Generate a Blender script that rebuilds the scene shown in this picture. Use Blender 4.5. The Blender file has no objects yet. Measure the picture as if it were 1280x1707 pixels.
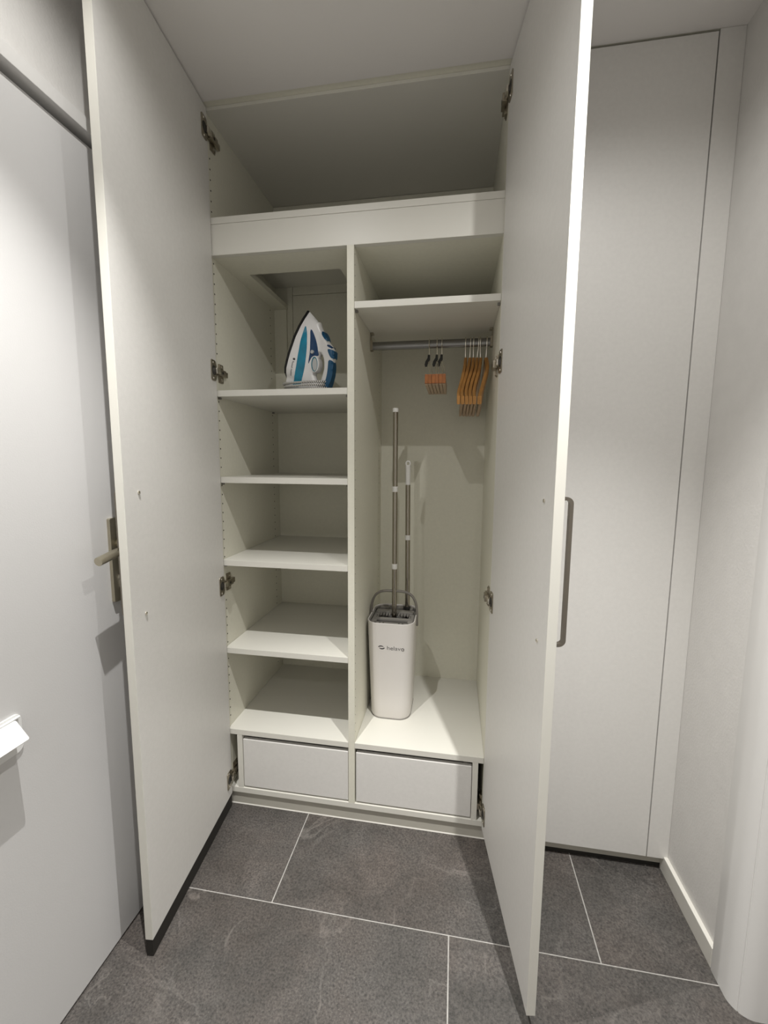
import bpy, bmesh, math, random
from mathutils import Vector, Matrix
from mathutils.geometry import delaunay_2d_cdt
random.seed(7)
SC = bpy.context.scene
COL = SC.collection
PI = math.pi

# ------------------------------------------------------------------ camera
cam_d = bpy.data.cameras.new('camera')
cam_d.sensor_fit = 'VERTICAL'
cam_d.sensor_height = 36.0
cam_d.lens = 707.47 * 36.0 / 1707.0
cam_d.clip_start = 0.02
cam = bpy.data.objects.new('camera', cam_d)
COL.objects.link(cam)
_r = Vector((0.98641713, 0.16411046, 0.00699965))
_u = Vector((-0.02620213, 0.11513928, 0.99300372))
_f = Vector((-0.16215637, 0.97969929, -0.1178754))
cam.matrix_world = Matrix(((_r.x, _u.x, -_f.x, 0.80360505), (_r.y, _u.y, -_f.y, -1.35431472),
                           (_r.z, _u.z, -_f.z, 1.29069399), (0, 0, 0, 1)))
SC.camera = cam

# ------------------------------------------------------------------ world, lights, exposure
w = bpy.data.worlds.new('world')
SC.world = w
w.use_nodes = True
w.node_tree.nodes['Background'].inputs[0].default_value = (1.0, 0.97, 0.92, 1)
w.node_tree.nodes['Background'].inputs[1].default_value = 0.02


def downlight_or_fill(name, x, y, z, power, size=0.0045, cone=128, blend=1.0, tint=(1.0, 0.985, 0.955)):
    d = bpy.data.lights.new(name, 'SPOT')
    d.energy = power
    d.shadow_soft_size = size
    d.spot_size = math.radians(cone)
    d.spot_blend = blend
    d.color = tint
    o = bpy.data.objects.new(name, d)
    o.location = (x, y, z)
    COL.objects.link(o)
    return o


# front pair ceiling spots, rear pair fill lamps added behind the camera; each: a narrow core beam and its wide spill, from the same point
for (lx, ly, core, spill) in ((0.31, -0.76, 104, 8.5), (1.08, -0.76, 150, 14), (0.31, -2.30, 75, 6), (1.08, -2.30, 75, 6)):
    downlight_or_fill('downlight_or_fill', lx, ly, 2.368, core, cone=77)
    downlight_or_fill('downlight_or_fill_spill', lx, ly, 2.368, spill, cone=158, blend=0.6)

SC.view_settings.view_transform = 'Standard'
SC.view_settings.look = 'None'
SC.view_settings.exposure = 0.13
SC.view_settings.gamma = 1.0
SC.view_settings.use_curve_mapping = False

# ------------------------------------------------------------------ materials


def mat(name, col, rough=0.5, metal=0.0, noise=0.0, nscale=40.0, bump=0.0, bscale=300.0, trans=0.0, aniso=None, spec=None):
    m = bpy.data.materials.new(name)
    m.use_nodes = True
    nt = m.node_tree
    b = nt.nodes['Principled BSDF']
    b.inputs['Base Color'].default_value = (*col, 1)
    b.inputs['Roughness'].default_value = rough
    b.inputs['Metallic'].default_value = metal
    if spec is not None:
        b.inputs['Specular IOR Level'].default_value = spec
    if trans:
        b.inputs['Transmission Weight'].default_value = trans
    tc = nt.nodes.new('ShaderNodeTexCoord')
    if noise > 0:
        mp = nt.nodes.new('ShaderNodeMapping')
        if aniso:
            mp.inputs['Scale'].default_value = aniso
        nt.links.new(tc.outputs['Object'], mp.inputs[0])
        n = nt.nodes.new('ShaderNodeTexNoise')
        n.inputs['Scale'].default_value = nscale
        n.inputs['Detail'].default_value = 6
        nt.links.new(mp.outputs[0], n.inputs['Vector'])
        r = nt.nodes.new('ShaderNodeValToRGB')
        r.color_ramp.elements[0].position = 0.3
        r.color_ramp.elements[1].position = 0.7
        r.color_ramp.elements[0].color = (*[max(0, c * (1 - noise)) for c in col], 1)
        r.color_ramp.elements[1].color = (*[min(1, c * (1 + noise)) for c in col], 1)
        nt.links.new(n.outputs['Fac'], r.inputs[0])
        nt.links.new(r.outputs[0], b.inputs['Base Color'])
    if bump > 0:
        n2 = nt.nodes.new('ShaderNodeTexNoise')
        n2.inputs['Scale'].default_value = bscale
        n2.inputs['Detail'].default_value = 4
        nt.links.new(tc.outputs['Object'], n2.inputs['Vector'])
        bp = nt.nodes.new('ShaderNodeBump')
        bp.inputs['Strength'].default_value = bump
        bp.inputs['Distance'].default_value = 0.002
        nt.links.new(n2.outputs['Fac'], bp.inputs['Height'])
        nt.links.new(bp.outputs[0], b.inputs['Normal'])
    return m


def tile_material():
    m = bpy.data.materials.new('stone_tile')
    m.use_nodes = True
    nt = m.node_tree
    N, L = nt.nodes, nt.links
    b = N['Principled BSDF']
    tc = N.new('ShaderNodeTexCoord')
    oi = N.new('ShaderNodeObjectInfo')
    mul = N.new('ShaderNodeVectorMath')
    mul.operation = 'SCALE'
    mul.inputs[0].default_value = (31.7, 17.3, 9.1)
    L.new(oi.outputs['Random'], mul.inputs['Scale'])
    add = N.new('ShaderNodeVectorMath')
    L.new(tc.outputs['Object'], add.inputs[0])
    L.new(mul.outputs[0], add.inputs[1])
    # broad clouds
    n1 = N.new('ShaderNodeTexNoise')
    n1.inputs['Scale'].default_value = 5.0
    n1.inputs['Detail'].default_value = 6
    n1.inputs['Distortion'].default_value = 1.2
    L.new(add.outputs[0], n1.inputs['Vector'])
    r1 = N.new('ShaderNodeValToRGB')
    r1.color_ramp.elements[0].position = 0.3
    r1.color_ramp.elements[0].color = (0.060, 0.056, 0.052, 1)
    r1.color_ramp.elements[1].position = 0.72
    r1.color_ramp.elements[1].color = (0.104, 0.096, 0.091, 1)
    L.new(n1.outputs['Fac'], r1.inputs[0])
    # grain
    n2 = N.new('ShaderNodeTexNoise')
    n2.inputs['Scale'].default_value = 190.0
    n2.inputs['Detail'].default_value = 5
    n2.inputs['Roughness'].default_value = 0.7
    L.new(add.outputs[0], n2.inputs['Vector'])
    r2 = N.new('ShaderNodeValToRGB')
    r2.color_ramp.elements[0].position = 0.33
    r2.color_ramp.elements[0].color = (0.42, 0.42, 0.42, 1)
    r2.color_ramp.elements[1].position = 0.70
    r2.color_ramp.elements[1].color = (1.68, 1.66, 1.62, 1)
    L.new(n2.outputs['Fac'], r2.inputs[0])
    mx = N.new('ShaderNodeMix')
    mx.data_type = 'RGBA'
    mx.blend_type = 'MULTIPLY'
    mx.inputs[0].default_value = 1.0
    L.new(r1.outputs[0], mx.inputs[6])
    L.new(r2.outputs[0], mx.inputs[7])
    # pale wandering veins
    n3 = N.new('ShaderNodeTexNoise')
    n3.inputs['Scale'].default_value = 3.2
    n3.inputs['Detail'].default_value = 5
    n3.inputs['Distortion'].default_value = 0.9
    L.new(add.outputs[0], n3.inputs['Vector'])
    r3 = N.new('ShaderNodeValToRGB')
    e = r3.color_ramp.elements
    e[0].position = 0.485
    e[0].color = (0, 0, 0, 1)
    e[1].position = 0.515
    e[1].color = (0, 0, 0, 1)
    q = e.new(0.5)
    q.color = (1, 1, 1, 1)
    L.new(n3.outputs['Fac'], r3.inputs[0])
    n4 = N.new('ShaderNodeTexNoise')
    n4.inputs['Scale'].default_value = 7.0
    L.new(add.outputs[0], n4.inputs['Vector'])
    vm = N.new('ShaderNodeMath')
    vm.operation = 'MULTIPLY'
    L.new(r3.outputs[0], vm.inputs[0])
    r4 = N.new('ShaderNodeValToRGB')
    r4.color_ramp.elements[0].position = 0.45
    r4.color_ramp.elements[1].position = 0.7
    r4.color_ramp.elements[1].color = (0.34, 0.34, 0.34, 1)
    L.new(n4.outputs['Fac'], r4.inputs[0])
    L.new(r4.outputs[0], vm.inputs[1])
    mx2 = N.new('ShaderNodeMix')
    mx2.data_type = 'RGBA'
    L.new(vm.outputs[0], mx2.inputs[0])
    L.new(mx.outputs[2], mx2.inputs[6])
    mx2.inputs[7].default_value = (0.30, 0.28, 0.26, 1)
    # brown patches and pale specks
    n5 = N.new('ShaderNodeTexNoise')
    n5.inputs['Scale'].default_value = 3.4
    n5.inputs['Detail'].default_value = 7
    n5.inputs['Roughness'].default_value = 0.65
    L.new(mul.outputs[0], add.inputs[1])
    ad2 = N.new('ShaderNodeVectorMath')
    ad2.inputs[1].default_value = (5.3, 2.1, 7.7)
    L.new(add.outputs[0], ad2.inputs[0])
    L.new(ad2.outputs[0], n5.inputs['Vector'])
    r5 = N.new('ShaderNodeValToRGB')
    r5.color_ramp.elements[0].position = 0.40
    r5.color_ramp.elements[0].color = (0.95, 0.96, 0.96, 1)
    r5.color_ramp.elements[1].position = 0.66
    r5.color_ramp.elements[1].color = (1.15, 1.07, 1.03, 1)
    L.new(n5.outputs['Fac'], r5.inputs[0])
    mx3 = N.new('ShaderNodeMix')
    mx3.data_type = 'RGBA'
    mx3.blend_type = 'MULTIPLY'
    mx3.inputs[0].default_value = 1.0
    L.new(mx2.outputs[2], mx3.inputs[6])
    L.new(r5.outputs[0], mx3.inputs[7])
    vo = N.new('ShaderNodeTexVoronoi')
    vo.inputs['Scale'].default_value = 130.0
    L.new(add.outputs[0], vo.inputs['Vector'])
    r6 = N.new('ShaderNodeValToRGB')
    r6.color_ramp.elements[0].position = 0.05
    r6.color_ramp.elements[0].color = (0.5, 0.5, 0.5, 1)
    r6.color_ramp.elements[1].position = 0.16
    r6.color_ramp.elements[1].color = (0, 0, 0, 1)
    L.new(vo.outputs['Distance'], r6.inputs[0])
    sm = N.new('ShaderNodeMath')
    sm.operation = 'MULTIPLY'
    L.new(r6.outputs[0], sm.inputs[0])
    r7 = N.new('ShaderNodeValToRGB')
    r7.color_ramp.elements[0].position = 0.5
    r7.color_ramp.elements[1].position = 0.62
    L.new(n4.outputs['Fac'], r7.inputs[0])
    L.new(r7.outputs[0], sm.inputs[1])
    mx4 = N.new('ShaderNodeMix')
    mx4.data_type = 'RGBA'
    L.new(sm.outputs[0], mx4.inputs[0])
    L.new(mx3.outputs[2], mx4.inputs[6])
    mx4.inputs[7].default_value = (0.34, 0.32, 0.30, 1)
    L.new(mx4.outputs[2], b.inputs['Base Color'])
    b.inputs['Roughness'].default_value = 0.55
    bp = N.new('ShaderNodeBump')
    bp.inputs['Strength'].default_value = 0.25
    bp.inputs['Distance'].default_value = 0.002
    L.new(n2.outputs['Fac'], bp.inputs['Height'])
    L.new(bp.outputs[0], b.inputs['Normal'])
    return m


def cord_material():
    m = bpy.data.materials.new('braided_cord')
    m.use_nodes = True
    nt = m.node_tree
    N, L = nt.nodes, nt.links
    b = N['Principled BSDF']
    uv = N.new('ShaderNodeUVMap')
    uv.uv_map = 'UVMap'
    wv = N.new('ShaderNodeTexWave')
    wv.wave_type = 'BANDS'
    wv.bands_direction = 'DIAGONAL'
    wv.inputs['Scale'].default_value = 0.22
    L.new(uv.outputs[0], wv.inputs['Vector'])
    r = N.new('ShaderNodeValToRGB')
    r.color_ramp.interpolation = 'CONSTANT'
    r.color_ramp.elements[0].color = (0.012, 0.012, 0.015, 1)
    r.color_ramp.elements[1].position = 0.40
    r.color_ramp.elements[1].color = (0.78, 0.76, 0.72, 1)
    L.new(wv.outputs['Fac'], r.inputs[0])
    L.new(r.outputs[0], b.inputs['Base Color'])
    b.inputs['Roughness'].default_value = 0.8
    return m


M = dict(
    lam=mat('white_laminate', (0.79, 0.772, 0.662), 0.45, noise=0.02, nscale=90, bump=0.12, bscale=420),
    doorlam=mat('white_door_laminate', (0.78, 0.765, 0.735), 0.42, noise=0.02, nscale=90, bump=0.12, bscale=420),
    edge=mat('white_edge_band', (0.765, 0.75, 0.685), 0.4),
    wall=mat('wall_paint', (0.78, 0.765, 0.74), 0.7, noise=0.02, nscale=20, bump=0.3, bscale=160),
    ceil=mat('ceiling_paint', (0.88, 0.855, 0.83), 0.8),
    leaf=mat('painted_door_leaf', (0.695, 0.688, 0.682), 0.5, bump=0.08, bscale=300),
    frame=mat('painted_steel_frame', (0.79, 0.78, 0.76), 0.35, bump=0.1, bscale=90),
    skirt=mat('white_skirting', (0.80, 0.78, 0.72), 0.35),
    tile=tile_material(),
    grout=mat('pale_grout', (0.43, 0.415, 0.39), 0.85, noise=0.2, nscale=60),
    plinth=mat('shaded_plinth_laminate', (0.50, 0.48, 0.42), 0.5),  # laminate colour darkened to hold the shade cast by the boards above
    seal=mat('white_sealant', (0.66, 0.64, 0.59), 0.5),
    black=mat('matte_black', (0.018, 0.016, 0.013), 0.7),
    hole=mat('dark_hole', (0.02, 0.018, 0.015), 0.9),
    nickel=mat('nickel_steel', (0.42, 0.38, 0.31), 0.34, 1.0, noise=0.1, nscale=60),
    nickel_hi=mat('bright_nickel', (0.80, 0.76, 0.68), 0.22, 1.0),
    champagne=mat('champagne_metal', (0.50, 0.46, 0.36), 0.36, 1.0, noise=0.05, nscale=80),
    handle=mat('dark_steel_pull', (0.25, 0.225, 0.19), 0.33, 1.0),
    chrome=mat('chrome', (0.93, 0.93, 0.93), 0.42, 1.0),
    steel=mat('brushed_steel_tube', (0.40, 0.37, 0.32), 0.17, 1.0, noise=0.12, nscale=30, aniso=(40, 40, 1)),
    rail=mat('grey_steel_rail', (0.27, 0.27, 0.265), 0.28, 1.0, noise=0.08, nscale=30, aniso=(1, 60, 60)),
    plastic=mat('white_plastic', (0.79, 0.77, 0.74), 0.38),
    cap=mat('white_cap_plastic', (0.80, 0.79, 0.76), 0.45),
    bucket=mat('pale_grey_bucket_plastic', (0.76, 0.73, 0.70), 0.42, bump=0.05, bscale=500),
    greyp=mat('grey_plastic', (0.20, 0.185, 0.165), 0.45),
    greyp2=mat('light_grey_plastic', (0.24, 0.228, 0.21), 0.45),
    darkp=mat('dark_plastic', (0.025, 0.024, 0.022), 0.5),
    logo=mat('dark_print', (0.05, 0.045, 0.05), 0.6),
    wood=mat('honey_wood', (0.46, 0.225, 0.065), 0.38, noise=0.22, nscale=16, aniso=(12, 1.5, 1.5)),
    wood_pale=mat('pale_wood', (0.52, 0.38, 0.26), 0.5, noise=0.12, nscale=30, aniso=(10, 1, 1)),
    wood_red=mat('copper_brown_wood', (0.30, 0.105, 0.028), 0.35, noise=0.25, nscale=40),
    iron_white=mat('glossy_white_plastic', (0.80, 0.79, 0.79), 0.22),
    iron_teal=mat('translucent_teal', (0.008, 0.21, 0.34), 0.12, noise=0.3, nscale=25),
    iron_blue=mat('navy_blue_plastic', (0.008, 0.045, 0.13), 0.2),
    iron_mid=mat('blue_rubber', (0.008, 0.085, 0.19), 0.4),
    iron_ring=mat('teal_ring', (0.02, 0.17, 0.24), 0.25),
    iron_grey=mat('pale_grey_dial', (0.50, 0.51, 0.51), 0.3),
    sole=mat('black_soleplate', (0.012, 0.012, 0.014), 0.25),
    cord=cord_material(),
    letter=mat('white_enamel', (0.88, 0.88, 0.87), 0.35),
)

# ------------------------------------------------------------------ helpers


def link(name, bm, m, parent=None, smooth=False, loc=None, rot=None):
    bmesh.ops.recalc_face_normals(bm, faces=bm.faces[:])
    me = bpy.data.meshes.new(name)
    bm.to_mesh(me)
    bm.free()
    if m is not None:
        for q in (m if isinstance(m, (list, tuple)) else [m]):
            me.materials.append(q)
    if smooth:
        me.shade_smooth()
        try:
            me.set_sharp_from_angle(angle=math.radians(35))
        except Exception:
            pass
    o = bpy.data.objects.new(name, me)
    COL.objects.link(o)
    if parent is not None:
        o.parent = parent
    if loc:
        o.location = loc
    if rot:
        o.rotation_euler = rot
    return o


def empty(name, loc=(0, 0, 0), rot=(0, 0, 0)):
    o = bpy.data.objects.new(name, None)
    o.empty_display_size = 0.05
    o.location = loc
    o.rotation_euler = rot
    COL.objects.link(o)
    return o


def tag(o, label=None, cat=None, group=None, kind=None):
    if label:
        o['label'] = label
    if cat:
        o['category'] = cat
    if group:
        o['group'] = group
    if kind:
        o['kind'] = kind
    return o


def box(bm, x0, x1, y0, y1, z0, z1, bev=0.0, mtx=None):
    t = bmesh.new()
    vs = [t.verts.new(p) for p in [(x0, y0, z0), (x1, y0, z0), (x1, y1, z0), (x0, y1, z0),
                                   (x0, y0, z1), (x1, y0, z1), (x1, y1, z1), (x0, y1, z1)]]
    for f in [(0, 3, 2, 1), (4, 5, 6, 7), (0, 1, 5, 4), (1, 2, 6, 5), (2, 3, 7, 6), (3, 0, 4, 7)]:
        t.faces.new([vs[i] for i in f])
    if bev > 0:
        bmesh.ops.bevel(t, geom=t.edges[:], offset=bev, segments=2, affect='EDGES', profile=0.6)
    merge(bm, t, mtx)


def merge(bm, t, mtx=None, mi=0):
    if mtx is not None:
        bmesh.ops.transform(t, matrix=mtx, verts=t.verts[:])
    mp = {v: bm.verts.new(v.co) for v in t.verts}
    for f in t.faces:
        try:
            nf = bm.faces.new([mp[v] for v in f.verts])
            nf.material_index = f.material_index or mi
        except ValueError:
            pass
    t.free()


def boxobj(name, m, parent, x0, x1, y0, y1, z0, z1, bev=0.0008):
    bm = bmesh.new()
    box(bm, x0, x1, y0, y1, z0, z1, bev)
    return link(name, bm, m, parent)


def prism(bm, poly, z0, z1, mtx=None, bev=0.0):
    t = bmesh.new()
    a = [t.verts.new((p[0], p[1], z0)) for p in poly]
    b = [t.verts.new((p[0], p[1], z1)) for p in poly]
    n = len(poly)
    t.faces.new(a[::-1])
    t.faces.new(b)
    for i in range(n):
        j = (i + 1) % n
        t.faces.new([a[i], a[j], b[j], b[i]])
    bmesh.ops.recalc_face_normals(t, faces=t.faces[:])
    if bev > 0:
        bmesh.ops.bevel(t, geom=t.edges[:], offset=bev, segments=2, affect='EDGES', profile=0.6)
    merge(bm, t, mtx)


def rrect(w, d, r, n=6, cx=0.0, cy=0.0):
    pts = []
    for (sx, sy, a0) in [(1, 1, 0), (-1, 1, 90), (-1, -1, 180), (1, -1, 270)]:
        for i in range(n + 1):
            a = math.radians(a0 + 90 * i / n)
            pts.append((cx + sx * (w / 2 - r) + r * math.cos(a), cy + sy * (d / 2 - r) + r * math.sin(a)))
    return pts


def loft(bm, rings, cap0=True, cap1=True, closed=True):
    R = [[bm.verts.new(p) for p in r] for r in rings]
    n = len(R[0])
    for a, b in zip(R[:-1], R[1:]):
        for i in range(n if closed else n - 1):
            j = (i + 1) % n
            bm.faces.new([a[i], a[j], b[j], b[i]])
    if cap0:
        bm.faces.new(R[0][::-1])
    if cap1:
        bm.faces.new(R[-1])


def tube(bm, pts, r, n=10, flat=1.0, uvl=None):
    """tube along a list of points; r number or list"""
    P = [Vector(p) for p in pts]
    t0 = (P[1] - P[0]).normalized()
    up = Vector((0, 0, 1)) if abs(t0.z) < 0.9 else Vector((0, 1, 0))
    nrm = (up - t0 * up.dot(t0)).normalized()
    rings = []
    for i, p in enumerate(P):
        t = (P[min(i + 1, len(P) - 1)] - P[max(i - 1, 0)]).normalized()
        nrm = (nrm - t * nrm.dot(t)).normalized()
        bn = t.cross(nrm)
        rr = r[i] if isinstance(r, (list, tuple)) else r
        rings.append([p + nrm * (rr * math.cos(2 * PI * k / n)) + bn * (rr * flat * math.sin(2 * PI * k / n)) for k in range(n)])
    loft(bm, rings)


def cyl(bm, p0, p1, r0, r1=None, n=20):
    tube(bm, [p0, p1], [r0, r0 if r1 is None else r1], n)


def text_mesh(body, size, extrude=0.0004, sx=1.0, thin=0.0):
    cu = bpy.data.curves.new('text_curve', 'FONT')
    cu.body = body
    cu.size = size
    cu.extrude = extrude
    cu.offset = -thin
    cu.align_x = 'LEFT'
    o = bpy.data.objects.new('text_tmp', cu)
    COL.objects.link(o)
    dg = bpy.context.evaluated_depsgraph_get()
    dg.update()
    me = bpy.data.meshes.new_from_object(o.evaluated_get(dg))
    bpy.data.objects.remove(o)
    bm = bmesh.new()
    bm.from_mesh(me)
    bpy.data.meshes.remove(me)
    bmesh.ops.scale(bm, vec=(sx, 1, 1), verts=bm.verts[:])
    return bm


def copy_tree(o, parent=None):
    c = o.copy()
    COL.objects.link(c)
    if parent is not None:
        c.parent = parent
    for ch in list(o.children):
        copy_tree(ch, c)
    return c


# ------------------------------------------------------------------ measures
T = 0.0203
W = 0.9254
D = 0.5146
XV = -0.055          # left wall plane
XR = 1.4985          # right wall plane
ZC = 2.3862            # ceiling
YB = -3.00           # wall behind the camera

# ------------------------------------------------------------------ room shell
floor_o = boxobj('floor', M['grout'], None, XV - 0.02, 1.85, YB, 0.56, -0.05, -0.0012, 0)
tag(floor_o, 'dark grey stone tiled hallway floor with pale grout joints', kind='structure')
TW, TH, J = 0.9075, 0.45, 0.0035
tile_n = 0
row = 0
y1 = -0.317 + TH
tile_rows = []
while y1 > YB:
    y0 = y1 - TH
    off = 0.305 if row % 2 == 0 else 0.82
    tile_rows.append((max(y0, YB), min(y1, 0.55), off))
    y1 = y0
    row += 1
for (ya, yb, off) in tile_rows:
    k = -2
    while off + k * TW < 1.84:
        xa = max(off + k * TW, XV - 0.01)
        xb = min(off + (k + 1) * TW, 1.84)
        k += 1
        if xb - xa < 0.03 or yb - ya < 0.03:
            continue
        bm = bmesh.new()
        cx, cy = (xa + xb) / 2, (ya + yb) / 2
        box(bm, xa + J / 2 - cx, xb - J / 2 - cx, ya + J / 2 - cy, yb - J / 2 - cy, -0.010, 0.0, 0.0006)
        link('tile', bm, M['tile'], floor_o, loc=(cx, cy, 0))

tag(boxobj('ceiling', M['ceil'], None, XV - 0.1, 1.85, YB, -0.0208, ZC, ZC + 0.06, 0), 'plain white hallway ceiling', kind='structure')
tag(boxobj('wall_back', M['wall'], None, XV - 0.1, 1.85, 0.56, 0.62, -0.02, ZC, 0), 'white wall behind the wardrobe', kind='structure')
tag(boxobj('wall_front', M['wall'], None, XV - 0.1, 1.85, YB - 0.06, YB, -0.02, ZC, 0), 'white wall at the near end of the hallway', kind='structure')
# left wall with a door opening y -1.30..-0.335, z 0..2.035
bm = bmesh.new()
box(bm, XV - 0.1, XV, -0.335, 0.56, -0.02, ZC)
box(bm, XV - 0.1, XV, -1.30, -0.335, 2.03, ZC)
box(bm, XV - 0.1, XV, YB, -1.30, -0.02, ZC)
tag(link('wall_left', bm, M['wall']), 'off-white plaster wall above and around the entrance door', kind='structure')
# right wall with a door opening y -1.28..-0.36, z 0..2.12
bm = bmesh.new()
box(bm, XR, XR + 0.12, -0.30, 0.56, -0.02, ZC)
box(bm, XR, XR + 0.12, -1.28, -0.30, 2.12, ZC)
box(bm, XR, XR + 0.12, YB, -1.28, -0.02, ZC)
tag(link('wall_right', bm, M['wall']), 'off-white textured plaster wall beside the closed cupboard', kind='structure')
bm = bmesh.new()
box(bm, 1.4862, XR, -0.279, -0.001, 0.0, 0.056, 0.0015)
tag(link('baseboard_right', bm, M['skirt']), 'low white skirting board at the foot of the right wall', kind='structure')
tag(boxobj('trim_1', M['lam'], None, XV - 0.1, 1.85, -0.0204, 0.6, ZC + 0.0012, ZC + 0.06, 0),
    'narrow white strip between the ceiling and the wardrobe top', kind='structure')

# entrance door on the left wall (structure)
d1 = empty('door_1', (XV, -0.8175, 0))
tag(d1, 'pale grey flush entrance door on the left with metal handle and letter slot', kind='structure')
bm = bmesh.new()
box(bm, -0.045, 0.0, -0.475, 0.475, 0.006, 2.012, 0.001)
link('door_leaf', bm, M['leaf'], d1)
bm = bmesh.new()
for (a, b, z0, z1) in [(-0.4825, 0.4825, 2.026, 2.056), (0.479, 0.508, 0.0, 2.056), (-0.508, -0.479, 0.0, 2.056)]:
    box(bm, -0.02, 0.020, a, b, z0, z1, 0.001)
link('door_frame', bm, M['frame'], d1)
boxobj('threshold', M['black'], d1, -0.05, -0.004, -0.475, 0.475, -0.001, 0.004, 0)
# handle plate
hp = empty('handle_plate', (0, 0, 0))
bm = bmesh.new()
py0 = -0.4285 + 0.8175
t = bmesh.new()
prism(t, [(y, z) for (y, z) in rrect(0.046, 0.217, 0.004, 3, py0 + 0.023, 1.0355)], 0, 0.009, bev=0.0012)
mtx = Matrix(((0, 0, 1, 0), (1, 0, 0, 0), (0, 1, 0, 0), (0, 0, 0, 1)))
merge(bm, t, mtx)
bpy.data.objects.remove(hp)
hp = link('handle_plate', bm, M['champagne'], d1)
tag(hp, 'long champagne metal handle plate')
pc = py0 + 0.023
bm = bmesh.new()
cyl(bm, (0.008, pc, 1.078), (0.016, pc, 1.078), 0.011)
tube(bm, [(0.014, pc, 1.078), (0.040, pc, 1.078), (0.052, pc - 0.006, 1.077), (0.058, pc - 0.022, 1.075),
          (0.059, pc - 0.05, 1.070), (0.059, pc - 0.085, 1.064), (0.059, pc - 0.118, 1.058)], [0.0085, 0.0085, 0.009, 0.0095, 0.010, 0.0105, 0.0105], 14)
tag(link('lever', bm, M['champagne'], hp, True), 'champagne metal door lever')
bm = bmesh.new()
cyl(bm, (0.008, pc, 0.989), (0.013, pc, 0.989), 0.0085)
box(bm, 0.008, 0.013, pc - 0.005, pc + 0.005, 0.964, 0.989, 0.001)
cyl(bm, (0.008, pc, 0.965), (0.013, pc, 0.965), 0.005)
tag(link('lock_cylinder', bm, M['chrome'], hp, True), 'bright chrome lock cylinder')
for zz in (1.133, 0.941):
    bm = bmesh.new()
    cyl(bm, (0.008, pc, zz), (0.0102, pc, zz), 0.0035, 0.0030, 10)
    link('screw', bm, M['nickel'], hp, True)
# letter slot
bm = bmesh.new()
t = bmesh.new()
prism(t, rrect(0.34, 0.082, 0.014, 5, 0, 0), 0, 0.0035, bev=0.001)
ls = empty('tmp')
bpy.data.objects.remove(ls)
LY = -0.6785 + 0.8175 - 0.17
merge(bm, t, Matrix(((0, 0, 1, 0), (1, 0, 0, LY), (0, 1, 0, 0.7415), (0, 0, 0, 1))))
ls = link('letter_slot', bm, M['letter'], d1)
tag(ls, 'white enamel letter slot plate with raised flap')
bm = bmesh.new()
# flap hinged near the top, tilted outward
t = bmesh.new()
prism(t, rrect(0.306, 0.047, 0.004, 3, 0, -0.0235), -0.0035, 0.0035, bev=0.0012)
mt = Matrix.Translation((0.008, LY, 0.7735)) @ Matrix.Rotation(math.radians(-40), 4, 'Y') @ Matrix(((0, 0, 1, 0), (1, 0, 0, 0), (0, 1, 0, 0), (0, 0, 0, 1)))
merge(bm, t, mt)
link('flap', bm, M['letter'], ls)
bm = bmesh.new()
cyl(bm, (0.007, LY - 0.163, 0.7765), (0.007, LY + 0.163, 0.7765), 0.0026, n=10)
link('hinge_pin', bm, M['letter'], ls, True)
# hallway door frame on the right (structure): rounded steel frame and a leaf set back
d2 = empty('door_2', (XR, -0.82, 0))
tag(d2, 'white steel door frame with rounded edge at the right of the picture', kind='structure')
arc = []
for i in range(13):
    q = PI / 2 * i / 12
    rr_ = 0.0438 if i == 6 else 0.045          # a fine groove along the rounded edge
    if i == 6:
        for dq, r_ in ((-0.035, 0.045), (-0.02, 0.0436), (0.02, 0.0436), (0.035, 0.045)):
            arc.append((1.5305 - r_ * math.cos(q + dq), -0.335 - r_ * math.sin(q + dq)))
    else:
        arc.append((1.5305 - rr_ * math.cos(q), -0.335 - rr_ * math.sin(q)))
poly = [(XR + 0.0, -0.2795), (1.4868, -0.2805), (1.4855, -0.284)] + arc + [(1.660, -0.380), (1.660, -0.366), (1.705, -0.366), (1.705, -0.30), (XR, -0.30)]
bm = bmesh.new()
prism(bm, [(x - XR, y + 0.82) for x, y in poly], 0.0, 2.12)
prism(bm, [(x - XR, -(y + 0.82) + 0.04) for x, y in poly], 0.0, 2.12)
link('door_frame', bm, M['frame'], d2, True)
boxobj('door_leaf', M['leaf'], d2, 0.163, 0.203, -0.41, 0.452, 0.006, 2.11, 0.001)
bm = bmesh.new()
box(bm, -0.013, 0.203, -0.505, 0.545, 2.12, 2.165, 0.002)
link('frame_head', bm, M['frame'], d2)

# ------------------------------------------------------------------ wardrobe
wd = empty('wardrobe', (W / 2, D / 2, 0))
tag(wd, 'tall white built-in wardrobe with open doors, shelves left and hanging space right', 'wardrobe')
inv = Matrix.Translation((-W / 2, -D / 2, 0))


def wp(o):
    """parent to the wardrobe keeping world position"""
    o.parent = wd
    o.matrix_parent_inverse = inv
    return o


def board(name, m, x0, x1, y0, y1, z0, z1, bev=0.0007):
    return wp(boxobj(name, m, None, x0, x1, y0, y1, z0, z1, bev))


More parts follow.
